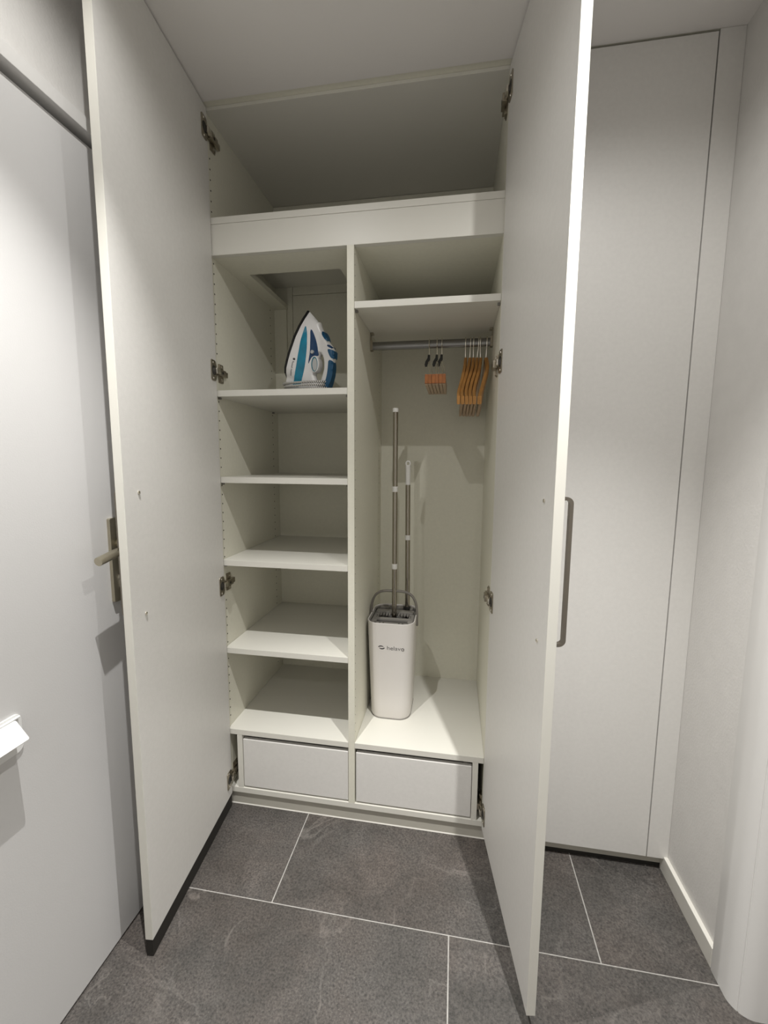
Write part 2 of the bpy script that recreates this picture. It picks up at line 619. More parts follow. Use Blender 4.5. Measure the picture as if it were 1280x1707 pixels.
ZA, ZB = 2.0656, 1.9513
board('side_panel', M['lam'], -T, 0, 0, D + 0.012, 0.0521, 2.3860)
board('side_panel', M['lam'], W, W + T, 0, D + 0.012, 0.0521, 2.3860)
board('top_board', M['edge'], 0, W, 0.0, D, 2.3770, ZC + 0.0008)
board('back_panel', M['lam'], 0, W, D, D + 0.012, 0.0521, 2.376, 0)
board('bottom_board', M['edge'], 0, W, 0, D, 0.0521, 0.0724)
board('divider', M['lam'], 0.4577, 0.4802, 0, D, 0.0724, ZB)
board('fascia_panel', M['edge'], 0, W, 0.0012, 0.0203, ZB, 2.0448)
board('fascia_shelf', M['edge'], 0, W, 0, D, 2.0453, ZA)
board('filler_strip', M['doorlam'], XV + 0.001, -T - 0.001, 0.0, 0.018, 0.0521, 2.3855)
# soffit with a cut-out at the back
bm = bmesh.new()
prism(bm, [(0, 0.0205), (W, 0.0205), (W, D), (0.395, D), (0.395, 0.154), (0.060, 0.154), (0.060, D), (0, D)], ZB, 1.9703)
wp(link('soffit_board', bm, M['lam']))
# back strips and access panel in the upper left compartment
board('back_strip', M['lam'], 0.0, 0.056, D - 0.014, D, 1.526, 1.951)
board('back_strip', M['lam'], 0.0565, 0.0812, D - 0.005, D, 1.526, 2.0452, 0)
board('back_strip', M['lam'], 0.0837, 0.457, D - 0.005, D, 2.0105, 2.0452, 0)
tag(board('access_panel', M['lam'], 0.0837, 0.457, D - 0.005, D, 1.526, 2.0075, 0), 'flush access panel outlined by a thin dark seam')
# shelves
pin_bm = bmesh.new()
box(pin_bm, 0.0, 0.008, 0.018, 0.026, -0.006, 0.0, 0.001)


def shelf(x0, x1, z, y0=0.001, back=D - 0.001):
    s = board('shelf', [M['edge']], x0 + 0.0006, x1 - 0.0006, y0, back, z - T, z)
    for (xa, xb) in ((x0, x0 + 0.009), (x1 - 0.009, x1)):
        for (ya, yb) in ((0.016, 0.026), (0.452, 0.462)):
            b = bmesh.new()
            box(b, xa + 0.0006, xb - 0.0006, ya, yb, z - T - 0.007, z - T - 0.0002, 0.001)
            p = link('shelf_pin', b, M['greyp2'], None)
            p.parent = s
    return s


for z in (1.525, 1.2342, 0.9422, 0.6183):
    shelf(0.0, 0.4577, z)
shelf(0.4802, W, 1.7858)
board('base_shelf', M['edge'], 0.0003, 0.4574, 0.0, D, 0.2847, 0.305)
board('base_shelf', M['edge'], 0.4805, W - 0.0003, 0.0, D, 0.2847, 0.305)
board('stud_panel', M['edge'], 0.0340, 0.0535, 0.0005, 0.50, 0.0726, 0.2845)
board('stud_panel', M['edge'], 0.8885, 0.9075, 0.0005, 0.50, 0.0726, 0.2845)
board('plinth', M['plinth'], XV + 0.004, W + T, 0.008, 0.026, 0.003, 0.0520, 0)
bm = bmesh.new()
prism(bm, [(0.0055, 0.0), (0.008, 0.0), (0.008, 0.0030), (0.0072, 0.0022)], XV + 0.004, W + T, Matrix(((0, 0, 1, 0), (1, 0, 0, 0), (0, 1, 0, 0), (0, 0, 0, 1))))
tag(wp(link('sealant_bead', bm, M['seal'])), 'thin white sealant bead along the plinth foot')
# shelf pin holes (drilled 32 mm rows, joined)
def holes(xp, sgn, yrows, zs, r=0.0026, m='hole'):
    b = bmesh.new()
    for yy in yrows:
        for z in zs:
            cyl(b, (xp, yy, z), (xp + sgn * 0.0004, yy, z), r, n=8)
    o = wp(link('shelf_pin_hole', b, M[m]))
    tag(o, 'rows of small dark shelf pin holes', kind='stuff')


skip = (1.525, 1.2342, 0.9422, 0.6183, 0.305)
zl = [0.345 + 0.0318 * i for i in range(62)]
hz = (2.312, 1.585, 0.855, 0.12)
zl = [z for z in zl if z < 2.35 and not (1.94 < z < 2.08) and all(not (s - T - 0.008 < z < s + 0.004) for s in skip) and all(abs(z - q) > 0.04 for q in hz)]
holes(0.0, 1, (0.020, 0.457), zl)
holes(0.4802, 1, (0.014, 0.457), [z for z in [0.34 + 0.0318 * i for i in range(51)] if z < ZB - 0.02 and not (1.755 < z < 1.79)], 0.0019, 'greyp')

# drawers
for (xa, xb) in ((0.0555, 0.4560), (0.4842, 0.8868)):
    bm = bmesh.new()
    za, zb = 0.0785, 0.2672
    box(bm, xa, xb, 0.003, 0.0200, za, zb, 0.0020)
    link_d = wp(link('drawer', bm, M['doorlam']))
    b = bmesh.new()
    box(b, xa + 0.012, xa + 0.026, 0.0202, 0.46, za + 0.008, zb - 0.02)
    box(b, xb - 0.026, xb - 0.012, 0.0202, 0.46, za + 0.008, zb - 0.02)
    box(b, xa + 0.026, xb - 0.026, 0.446, 0.46, za + 0.008, zb - 0.02)
    box(b, xa + 0.026, xb - 0.026, 0.0202, 0.446, za + 0.012, za + 0.022)
    q = link('drawer_box', b, M['lam'], None)
    q.parent = link_d

# clothes rail
bm = bmesh.new()
rx0, rx1, ry, rz = 0.484, W - 0.004, 0.265, 1.7185
ring = [(0.0078 * math.cos(2 * PI * i / 20), 0.0148 * math.sin(2 * PI * i / 20)) for i in range(20)]
loft(bm, [[(x, ry + a, rz + b) for a, b in ring] for x in (rx0, rx1)])
rail = wp(link('clothes_rail', bm, M['rail'], None, True))
tag(rail, 'grey steel oval clothes rail')
for (xa, s) in ((0.4806, 1), (W - 0.0006, -1)):
    b = bmesh.new()
    box(b, min(xa, xa + s * 0.003), max(xa, xa + s * 0.003), ry - 0.011, ry + 0.011, 1.7005, 1.7650, 0.0008)
    box(b, min(xa, xa + s * 0.012), max(xa, xa + s * 0.012), ry - 0.011, ry + 0.011, 1.7595, 1.7650, 0.0008)
    box(b, min(xa, xa + s * 0.009), max(xa, xa + s * 0.009), ry - 0.010, ry - 0.0083, 1.7005, 1.7365, 0.0004)
    box(b, min(xa, xa + s * 0.009), max(xa, xa + s * 0.009), ry + 0.0083, ry + 0.010, 1.7005, 1.7365, 0.0004)
    box(b, min(xa, xa + s * 0.009), max(xa, xa + s * 0.009), ry - 0.010, ry + 0.010, 1.7005, 1.7030, 0.0004)
    bo = link('rail_bracket', b, M['nickel'], None)
    bo.parent = rail
    tag(bo, 'dark nickel rail bracket')

# ------------------------------------------------------------------ wardrobe doors
ZD, ZT = 0.0495, 2.3806


def wardrobe_door(hx, ang, width, side):
    """side -1: hinged on the left; +1: hinged on the right.  local frame: s along the door (away
    from the hinge), o outward (away from the interior)."""
    a = math.radians(ang)
    if side < 0:
        s = Vector((math.sin(a), -math.cos(a), 0))
        o = Vector((-math.cos(a), -math.sin(a), 0))
    else:
        s = Vector((math.sin(a), -math.cos(a), 0))
        o = Vector((math.cos(a), math.sin(a), 0))
    M4 = Matrix(((s.x, o.x, 0, hx), (s.y, o.y, 0, 0), (0, 0, 1, 0), (0, 0, 0, 1)))
    bm = bmesh.new()
    t = bmesh.new()
    box(t, 0.004, width, 0, T, ZD, ZT, 0.0008)
    for f in t.faces:
        if f.calc_center_median().x > width - 0.002:
            f.material_index = 1
    merge(bm, t, M4)
    door = wp(link('wardrobe_door', bm, [M['doorlam'], M['edge']]))
    # fixing screws and pull handle
    for zz in (1.213, 0.912):
        b = bmesh.new()
        tube(b, [(width - 0.053, -0.0001, zz), (width - 0.053, -0.0022, zz), (width - 0.053, -0.0032, zz)], [0.0042, 0.0040, 0.0018], 12)
        bmesh.ops.transform(b, matrix=M4, verts=b.verts[:])
        so = link('screw', b, M['nickel_hi'], None, True)
        so.parent = door
        tag(so, 'small bright screw head')
    b = bmesh.new()
    zt, zb, so_, st = 1.222, 0.900, T + 0.034, width - 0.053
    pts = [(st, T - 0.0003, zt - 0.006)]
    pts += [(st, T + 0.022 + 0.012 * math.sin(q), zt - 0.012 + 0.010 * math.cos(q) - 0.002) for q in [PI / 2 * i / 6 for i in range(7)]]
    pts2 = [(x, y, zt + zb - z) for x, y, z in pts[::-1]]
    ring = [(-0.006, -0.0035), (0.006, -0.0035), (0.006, 0.0035), (-0.006, 0.0035)]
    allp = [Vector(p) for p in pts + pts2]
    rings = []
    for i, p in enumerate(allp):
        d = (allp[min(i + 1, len(allp) - 1)] - allp[max(i - 1, 0)]).normalized()
        nn = Vector((0, d.z, -d.y))
        rings.append([p + Vector((1, 0, 0)) * q0 + nn * q1 for q0, q1 in ring])
    loft(b, rings)
    bmesh.ops.transform(b, matrix=M4, verts=b.verts[:])
    ho = link('pull_handle', b, M['handle'], None, True)
    ho.parent = door
    tag(ho, 'dark steel bow handle')
    # concealed hinges
    for hi, zc in enumerate(hz):
        flip = 1 if hi < 2 else -1
        b = bmesh.new()
        # cup plate on the door (inner face is o = 0, interior is -o)
        prof = [(0.012, -0.030), (0.017, -0.033), (0.040, -0.033), (0.044, -0.029), (0.044, 0.029), (0.040, 0.033), (0.017, 0.033), (0.012, 0.030), (0.006, 0.017), (0.006, -0.017)]
        t = bmesh.new()
        prism(t, prof, 0, 0.0028, bev=0.0006)
        merge(b, t, M4 @ Matrix.Translation((0, 0, zc)) @ Matrix(((1, 0, 0, 0), (0, 0, -1, -0.0001), (0, 1, 0, 0), (0, 0, 0, 1))))
        t = bmesh.new()
        cyl(t, (0.026, -0.0025, zc), (0.026, -0.0034, zc), 0.0155, n=20)
        for f in t.faces:
            f.material_index = 2
        merge(b, t, M4)
        for zz in (-0.025, 0.025):
            t = bmesh.new()
            cyl(t, (0.030, -0.0025, zc + zz), (0.030, -0.0042, zc + zz), 0.004, 0.003, n=10)
            for f in t.faces:
                f.material_index = 1
            merge(b, t, M4)
        # bright knuckle
        t = bmesh.new()
        box(t, -0.004, 0.022, -0.012, -0.0035, zc - 0.0085, zc + 0.0085, 0.0012)
        for f in t.faces:
            f.material_index = 1
        merge(b, t, M4)
        # arm and cross mounting plate on the side panel (world axes)
        sx = 1 if side < 0 else -1
        xp = 0.0003 if side < 0 else W - 0.0003
        t = bmesh.new()

        def pbox(xa, xb, ya, yb, za, zb_, bv=0.001, mi=0):
            t = bmesh.new()
            xa_, xb_ = xp + sx * xa, xp + sx * xb
            box(t, min(xa_, xb_), max(xa_, xb_), ya, yb, za, zb_, bv)
            for f in t.faces:
                f.material_index = mi
            merge(b, t)
        t.free()
        pbox(0.003, 0.017, 0.004, 0.046, zc - 0.0105, zc + 0.0105, 0.002)
        pbox(0.003, 0.012, 0.046, 0.066, zc - 0.009, zc + 0.009, 0.0015)
        pbox(0.0, 0.0035, 0.022, 0.050, zc - 0.031, zc + 0.031, 0.001)
        pbox(0.0035, 0.0065, 0.026, 0.046, zc + 0.014, zc + 0.029, 0.001)
        pbox(0.0035, 0.0065, 0.026, 0.046, zc - 0.029, zc - 0.014, 0.001)
        pbox(0.0065, 0.0080, 0.032, 0.040, zc + 0.018, zc + 0.026, 0.0006, 1)
        pbox(0.0065, 0.0080, 0.032, 0.040, zc - 0.026, zc - 0.018, 0.0006, 1)
        pbox(0.017, 0.0178, 0.020, 0.028, zc - 0.004, zc + 0.004, 0.0003, 2)
        ob = link('hinge', b, [M['nickel'], M['nickel_hi'], M['darkp']], None, True)
        ob.parent = door
        tag(ob, 'dark nickel concealed hinge')
    return door, M4


dl, ML = wardrobe_door(0.0089, 5.93, 0.5018, -1)
tag(dl, 'left wardrobe door, white, swung open')
dr, MR = wardrobe_door(0.9249, 8.08, 0.4980, 1)
tag(dr, 'right wardrobe door, white, swung open')
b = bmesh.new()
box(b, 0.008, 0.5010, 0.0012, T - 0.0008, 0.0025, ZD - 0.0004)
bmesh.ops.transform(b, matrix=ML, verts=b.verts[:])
so = link('bottom_strip', b, M['black'])  # plain black strip from the door's bottom edge down to the floor
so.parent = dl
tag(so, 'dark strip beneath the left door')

# ------------------------------------------------------------------ closed cupboard on the right
cb = empty('cupboard', (1.2, D / 2, 0))
tag(cb, 'closed white full-height cupboard to the right of the open wardrobe', 'cupboard')
cinv = Matrix.Translation((-1.2, -D / 2, 0))


def cp(o):
    o.parent = cb
    o.matrix_parent_inverse = cinv
    return o


cp(boxobj('side_panel', M['lam'], None, W + T + 0.001, W + 2 * T, 0.0, D, 0.0521, 2.385))
cp(boxobj('side_panel', M['lam'], None, 1.4385, 1.4585, 0.0, D, 0.0521, 2.385))
cp(boxobj('top_board', M['lam'], None, W + 2 * T, 1.4385, 0.0, D, 2.365, 2.385))
cp(boxobj('bottom_board', M['lam'], None, W + 2 * T, 1.4385, 0.0, D, 0.0521, 0.0724))
cp(boxobj('back_panel', M['lam'], None, W + 2 * T, 1.4385, D - 0.012, D, 0.0724, 2.365))
cp(boxobj('cupboard_door', M['doorlam'], None, 0.9495, 1.4350, -0.021, -0.0012, ZD, ZT, 0.0008))
cp(boxobj('filler_panel', M['doorlam'], None, 1.4382, XR - 0.0005, -0.021, -0.0012, ZD, ZC - 0.0004, 0.0006))
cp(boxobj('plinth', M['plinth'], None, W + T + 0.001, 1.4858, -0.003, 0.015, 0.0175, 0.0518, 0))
tag(cp(boxobj('plinth_gap', M['black'], None, W + T + 0.001, 1.4858, 0.001, 0.015, 0.0003, 0.0172, 0)), 'black gap beneath the plinth')

# ------------------------------------------------------------------ steam iron
LK = [-0.06, 0.0, 0.02, 0.0605, 0.0732, 0.0906, 0.1213, 0.1491, 0.1772, 0.2052, 0.2475, 0.2774, 0.2906, 0.3069]
WK = [0.03, 0.03, 0.032, 0.036, 0.0446, 0.0511, 0.0516, 0.0501, 0.0463, 0.0426, 0.0298, 0.0168, 0.0096, 0.001]


def interp(x, X, Y):
    if x <= X[0]:
        return Y[0]
    for i in range(len(X) - 1):
        if x <= X[i + 1]:
            f = (x - X[i]) / (X[i + 1] - X[i])
            return Y[i] * (1 - f) + Y[i + 1] * f
    return Y[-1]


def halfw(L, H):
    wv = interp(L, LK, WK)
    if H >= 0.085:
        return min(wv, 0.016)
    q = max(0, min(1, H / 0.085))
    q = q * q * (3 - 2 * q)
    return wv * (1 - q) + min(wv, 0.016) * q


OUT = [[0.306, 0.0026], [0.2935, 0.0273], [0.2792, 0.0541], [0.2801, 0.0634], [0.2689, 0.0705], [0.2543, 0.0846], [0.2397, 0.1017], [0.2267, 0.1174], [0.2191, 0.1286], [0.2111, 0.1425], [0.2003, 0.1536], [0.1884, 0.1595], [0.1731, 0.1639], [0.1637, 0.1645], [0.1486, 0.1676], [0.1259, 0.1729], [0.105, 0.1742], [0.0894, 0.1729], [0.0751, 0.1708],
       [0.055, 0.167], [0.0385, 0.160], [0.0335, 0.154], [0.0138, 0.100], [-0.0068, 0.040], [-0.0172, 0.010], [-0.017, 0.0]]
HOLE = [[0.1769, 0.0979], [0.1747, 0.1079], [0.1637, 0.1185], [0.1475, 0.1265], [0.1277, 0.1323], [0.1096, 0.1332], [0.0908, 0.1317], [0.0758, 0.1273], [0.0747, 0.1175], [0.0845, 0.1076], [0.0974, 0.0975], [0.1064, 0.0965], [0.1167, 0.1068], [0.1367, 0.1073], [0.1529, 0.0988], [0.1678, 0.0978]]


def seg_d(p, a, b):
    ax, ay = a
    bx, by = b
    dx, dy = bx - ax, by - ay
    t = max(0, min(1, ((p[0] - ax) * dx + (p[1] - ay) * dy) / (dx * dx + dy * dy + 1e-12)))
    return math.hypot(p[0] - ax - t * dx, p[1] - ay - t * dy)


def inside(p, poly):
    c = False
    n = len(poly)
    for i in range(n):
        a, b = poly[i], poly[i - 1]
        if (a[1] > p[1]) != (b[1] > p[1]) and p[0] < (b[0] - a[0]) * (p[1] - a[1]) / (b[1] - a[1]) + a[0]:
            c = not c
    return c


def edge_dist(p):
    d = 1
    n = len(OUT)
    for i in range(n):
        a, b = OUT[i], OUT[(i + 1) % n]
        if i == n - 1:      # the sole side stays full width
            continue
        d = min(d, seg_d(p, a, b))
    n = len(HOLE)
    for i in range(n):
        d = min(d, seg_d(p, HOLE[i], HOLE[(i + 1) % n]))
    return d


def surf(L, H):
    wv = halfw(L, H)
    r = min(wv, 0.012)
    d = edge_dist((L, H))
    k = 1.0
    if d < r:
        k = math.sqrt(max(0.0, 1 - (1 - d / r) ** 2))
    return wv - r * (1 - k) if wv > r else wv * k


def dens(poly, step=0.005):
    o = []
    n = len(poly)
    for i in range(n):
        a, b = poly[i], poly[(i + 1) % n]
        m = max(1, int(math.hypot(b[0] - a[0], b[1] - a[1]) / step))
        for k in range(m):
            o.append((a[0] + (b[0] - a[0]) * k / m, a[1] + (b[1] - a[1]) * k / m))
    return o


def smooth_loop(poly, it=1):
    for _ in range(it):
        o = []
        n = len(poly)
        for i in range(n):
            a, b = poly[i], poly[(i + 1) % n]
            o += [(a[0] * .75 + b[0] * .25, a[1] * .75 + b[1] * .25), (a[0] * .25 + b[0] * .75, a[1] * .25 + b[1] * .75)]
        poly = o
    return poly


def fill(poly, hole=None, step=0.005):
    pts = dens(poly, step)
    n0 = len(pts)
    edges = [(i, (i + 1) % n0) for i in range(n0)]
    bnd = list(range(n0))
    if hole:
        h = dens(hole, step)
        m = len(pts)
        pts += h
        edges += [(m + i, m + (i + 1) % len(h)) for i in range(len(h))]
    nb = len(pts)
    x0, x1 = min(p[0] for p in poly), max(p[0] for p in poly)
    z0, z1 = min(p[1] for p in poly), max(p[1] for p in poly)
    bs = list(pts)
    x = x0 + step * .5
    while x < x1:
        z = z0 + step * .5
        while z < z1:
            p = (x, z)
            if inside(p, poly) and not (hole and inside(p, hole)) and min(math.hypot(p[0] - q[0], p[1] - q[1]) for q in bs) > step * .55:
                pts.append(p)
            z += step
        x += step
    r = delaunay_2d_cdt([Vector(p) for p in pts], edges, [], 2, 1e-6)
    V = [tuple(v) for v in r[0]]
    F = [f for f in r[2]]
    if hole:
        F = [f for f in F if not inside((sum(V[i][0] for i in f) / 3, sum(V[i][1] for i in f) / 3), hole)]
    F = [f for f in F if inside((sum(V[i][0] for i in f) / 3, sum(V[i][1] for i in f) / 3), poly)]
    return V, F


iron = empty('steam_iron', (0.245, 0.216, 1.525))
tag(iron, 'blue and white steam iron standing upright, cord wound round it, on upper shelf', 'iron')
av = Vector((0.3121978, -0.0923426, 0.94551858))
hv = Vector((0.90668825, -0.26818238, -0.32556815))
nv = Vector((-0.28363524, -0.95893225, 0.0))
IO = Vector((0.16607978, 0.23834193, 1.545)) - Vector((0.245, 0.216, 1.525))


def ipt(L, H, Wd):
    return IO + av * L + hv * H + nv * Wd


V, F = fill(OUT, HOLE, 0.0048)
bm = bmesh.new()
cache = [surf(*v) for v in V]
vn = [bm.verts.new(ipt(v[0], v[1], max(c, 0.0))) for v, c in zip(V, cache)]
vf = [bm.verts.new(ipt(v[0], v[1], -max(c, 0.0))) for v, c in zip(V, cache)]
cnt = {}
for f in F:
    bm.faces.new([vn[i] for i in f])
    bm.faces.new([vf[i] for i in f][::-1])
    for i in range(len(f)):
        e = (f[i], f[(i + 1) % len(f)])
        cnt[e] = cnt.get(e, 0) + 1
for (a_, b_) in list(cnt):
    if (b_, a_) not in cnt and max(cache[a_], cache[b_]) > 1e-5:
        try:
            bm.faces.new([vn[b_], vn[a_], vf[a_], vf[b_]])
        except ValueError:
            pass
bmesh.ops.remove_doubles(bm, verts=bm.verts[:], dist=1e-5)
link('iron_body', bm, M['iron_white'], iron, True)
# soleplate: thin boat-shaped plate on the H = 0 side
SL = [0.050, 0.0605, 0.0732, 0.0906, 0.1213, 0.1491, 0.1772, 0.2052, 0.2475, 0.2774, 0.2906, 0.309]
SW = [0.016, 0.0300, 0.0455, 0.0522, 0.0530, 0.0515, 0.0477, 0.0440, 0.0312, 0.0182, 0.0108, 0.001]
prof = [(l, s) for l, s in zip(SL, SW)] + [(l, -s) for l, s in zip(SL[::-1], SW[::-1])]
bm = bmesh.new()
va = [bm.verts.new(ipt(l, -0.0005, s)) for l, s in prof]
vb = [bm.verts.new(ipt(l, -0.0085, s)) for l, s in prof]
bm.faces.new(va)
bm.faces.new(vb[::-1])
for i in range(len(prof)):
    j = (i + 1) % len(prof)
    bm.faces.new([va[i], va[j], vb[j], vb[i]])
tag(link('soleplate', bm, M['sole'], iron), 'black soleplate')


def flank(name, poly, m, off=0.0012, wrap=False, label=None, sm=1, step=0.005):
    poly = smooth_loop([tuple(p) for p in poly], sm) if sm else [tuple(p) for p in poly]
    V, F = fill(poly, None, step)
    bm = bmesh.new()
    ed = {}
    for f in F:
        for i in range(len(f)):
            ed[(f[i], f[(i + 1) % len(f)])] = 1
    rim = [(a_, b_) for (a_, b_) in ed if (b_, a_) not in ed]
    near = [bm.verts.new(ipt(v[0], v[1], surf(*v) + off)) for v in V]
    far = [bm.verts.new(ipt(v[0], v[1], -surf(*v) - off if wrap else surf(*v) - 0.003)) for v in V]
    for f in F:
        bm.faces.new([near[i] for i in f])
        bm.faces.new([far[i] for i in f][::-1])
    for a_, b_ in rim:
        bm.faces.new([near[b_], near[a_], far[a_], far[b_]])
    o = link(name, bm, m, iron, True)
    if label:
        tag(o, label)
    return o


flank('water_tank', [[0.256, 0.0197], [0.2399, 0.0312], [0.2207, 0.0396], [0.1898, 0.0484], [0.1553, 0.0544], [0.1199, 0.0587], [0.0894, 0.0599], [0.0635, 0.0585], [0.040, 0.057], [0.035, 0.030], [0.0584, 0.0316], [0.0865, 0.0346], [0.1166, 0.0331], [0.1404, 0.0308], [0.1643, 0.0286], [0.1879, 0.0255], [0.209, 0.0237], [0.2338, 0.0213]], M['iron_teal'], 0.0014, label='translucent teal water tank')
flank('side_cover', [[0.2455, 0.0427], [0.2467, 0.0488], [0.2347, 0.0599], [0.2212, 0.0706], [0.2059, 0.0807], [0.19, 0.0897], [0.1748, 0.0955], [0.1641, 0.0951], [0.1643, 0.0834], [0.1575, 0.0748], [0.1456, 0.071], [0.127, 0.0686], [0.1439, 0.0659], [0.1679, 0.0642], [0.1905, 0.0592], [0.2159, 0.0532]], M['iron_blue'], 0.0010, label='navy blue cover')
flank('thumb_grip', [[0.2535, 0.0849], [0.2510, 0.0936], [0.2415, 0.105], [0.2238, 0.1210], [0.2262, 0.1111], [0.2338, 0.0991], [0.2421, 0.0895]], M['iron_mid'], 0.0016, wrap=True, label='blue grip')
flank('steam_button', [[0.213, 0.125], [0.2142, 0.1324], [0.2095, 0.1452], [0.2043, 0.1451], [0.2055, 0.135], [0.2075, 0.1268]], M['iron_blue'], 0.0016, sm=0, wrap=True, label='navy button')
flank('spray_button', [[0.1982, 0.1318], [0.2012, 0.1443], [0.1988, 0.1570], [0.1856, 0.1618], [0.172, 0.1650], [0.172, 0.1556], [0.1817, 0.1437], [0.1904, 0.1363]], M['iron_mid'], 0.0018, wrap=True, label='blue button')
flank('handle_grip', [[0.1645, 0.1468], [0.1650, 0.1640], [0.1486, 0.1690], [0.1259, 0.1745], [0.105, 0.1758], [0.0816, 0.1745], [0.070, 0.1720], [0.0640, 0.1565], [0.0789, 0.1565], [0.1007, 0.1577], [0.1216, 0.1561], [0.1418, 0.1524]], M['iron_mid'], 0.0016, wrap=True, label='blue handle grip')
DO = [[0.1393, 0.1118], [0.1308, 0.1136], [0.1227, 0.1134], [0.1157, 0.1113], [0.1106, 0.1073], [0.1078, 0.1019], [0.1076, 0.0957], [0.1101, 0.0891], [0.115, 0.083], [0.1219, 0.0783], [0.13, 0.0751], [0.1386, 0.0736], [0.1467, 0.0738], [0.1537, 0.0757], [0.1588, 0.0792], [0.1615, 0.0843], [0.1616, 0.0905], [0.1591, 0.097], [0.1542, 0.1031], [0.1474, 0.1082]]
DT = [[0.1382, 0.1072], [0.1303, 0.109], [0.1229, 0.1094], [0.1167, 0.1083], [0.1122, 0.1057], [0.1099, 0.102], [0.1101, 0.0974], [0.1127, 0.0925], [0.1175, 0.0877], [0.124, 0.0836], [0.1316, 0.0806], [0.1394, 0.0789], [0.1469, 0.0786], [0.1531, 0.0796], [0.1575, 0.082], [0.1597, 0.0857], [0.1595, 0.0902], [0.1569, 0.0951], [0.1521, 0.0998], [0.1457, 0.104]]
DI = [[0.1364, 0.1062], [0.1297, 0.1079], [0.1233, 0.1084], [0.118, 0.1077], [0.1142, 0.1059], [0.1124, 0.1031], [0.1126, 0.0997], [0.115, 0.0958], [0.1192, 0.092], [0.1249, 0.0886], [0.1314, 0.0859], [0.1382, 0.0842], [0.1445, 0.0837], [0.1498, 0.0844], [0.1536, 0.0863], [0.1554, 0.089], [0.1551, 0.0925], [0.1527, 0.0963], [0.1485, 0.1001], [0.1429, 0.1035]]


def disc(name, poly, m, W0, W1, label, par=None):
    poly = smooth_loop([tuple(p) for p in poly], 1)
    bm = bmesh.new()
    loft(bm, [[ipt(l, h, W0) for l, h in poly], [ipt(l, h, W1) for l, h in poly]])
    o = link(name, bm, m, iron if par is None else par, True)
    tag(o, label)
    return o


dial = disc('dial', DO, M['iron_white'], -0.008, 0.0185, 'round white temperature dial')
disc('dial_ring', DT, M['iron_ring'], 0.0150, 0.0192, 'teal dial ring', dial)
disc('dial_cap', DI, M['iron_grey'], 0.0150, 0.0200, 'pale grey dial cap', dial)
disc('lamp_button', [[0.1753, 0.0789], [0.172, 0.079], [0.1691, 0.0773], [0.1674, 0.0744], [0.1673, 0.0712], [0.1689, 0.0684], [0.1717, 0.0668], [0.1751, 0.0668], [0.178, 0.0683], [0.1797, 0.071], [0.1798, 0.0742], [0.1782, 0.0772]], M['iron_grey'], 0.012, 0.0235, 'small white round button')
# print along the flank
tm = text_mesh('Russell Hobbs', 0.0098, 0.00015)
xs_ = [v.co.x for v in tm.verts]
ln = max(xs_)
for v in tm.verts:
    L_ = 0.1225 - 0.052 * v.co.x / ln
    H_ = 0.0178 + v.co.y * 0.9
    v.co = ipt(L_, H_, surf(L_, H_) + 0.0004 + v.co.z)
dt = bmesh.new()
pp = [(0.1300 + 0.0042 * math.cos(2 * PI * i / 12), 0.0212 + 0.0042 * math.sin(2 * PI * i / 12)) for i in range(12)]
vv = [dt.verts.new(ipt(l, h, surf(l, h) + 0.0005)) for l, h in pp]
dt.faces.new(vv)
merge(tm, dt)
tag(link('brand_print', tm, M['logo'], iron), 'small dark print')
# wound braided cord
pts = []
turns = 5.0
NS = 190
for i in range(NS + 1):
    q = i / NS
    an = 2 * PI * turns * q + 2.2
    cxy = Vector((0.248, 0.215, 0)) - Vector((0.245, 0.216, 0))
    e = Vector((math.cos(math.radians(-16)), math.sin(math.radians(-16)), 0))
    g = Vector((-e.y, e.x, 0))
    A_ = 0.094 + 0.004 * math.sin(5.3 * q * PI)
    B_ = 0.046 + 0.004 * math.sin(3.1 * q * PI + 1)
    sc = lambda v_: math.copysign(abs(v_) ** 0.75, v_)
    zz = 0.012 + 0.046 * q + 0.0035 * math.sin(an + 0.7) - 0.006 * math.cos(an) + 0.002 * math.sin(9 * q)
    pts.append(cxy + e * (A_ * sc(math.cos(an))) + g * (B_ * sc(math.sin(an))) + Vector((0, 0, zz)))
bm = bmesh.new()
uvl = bm.loops.layers.uv.new('UVMap')
n = 10
rings = []
nrm = Vector((0, 0, 1))
acc = 0
us = []
for i, p in enumerate(pts):
    t_ = (pts[min(i + 1, NS)] - pts[max(i - 1, 0)]).normalized()
    nrm = (nrm - t_ * nrm.dot(t_)).normalized()
    bn = t_.cross(nrm)
    rings.append([bm.verts.new(p + nrm * (0.0044 * math.cos(2 * PI * k / n)) + bn * (0.0044 * math.sin(2 * PI * k / n))) for k in range(n)])
    if i:
        acc += (pts[i] - pts[i - 1]).length
    us.append(acc)
for i in range(NS):
    for k in range(n):
        j = (k + 1) % n
        f = bm.faces.new([rings[i][k], rings[i][j], rings[i + 1][j], rings[i + 1][k]])
        for lp, (u_, v_) in zip(f.loops, [(us[i], k), (us[i], k + 1), (us[i + 1], k + 1), (us[i + 1], k)]):
            lp[uvl].uv = (u_ / 0.0075 * 3.2, v_ / n * 6.5)
bm.faces.new(rings[0])
bm.faces.new(rings[-1][::-1])
tag(link('cord', bm, M['cord'], iron, True), 'black and white braided cord wound round the heel')

# ------------------------------------------------------------------ mop bucket
bk = empty('mop_bucket', (0.579, 0.259, 0.305))
tag(bk, 'tall pale grey plastic mop bucket with dark wringer top on the wardrobe floor', 'bucket')
BH = 0.387
bm = bmesh.new()
rings = []


def bring(z, inset, dz=0):
    f = z / BH
    wv = 0.155 + (0.181 - 0.155) * f - 2 * inset
    dv = 0.198 + (0.226 - 0.198) * f - 2 * inset
    return [(x, y, z + dz) for x, y in rrect(wv, dv, 0.046 - inset * 0.6, 7)]


def bscale(pts, k):
    return [(x * k, y * k, z) for x, y, z in pts]


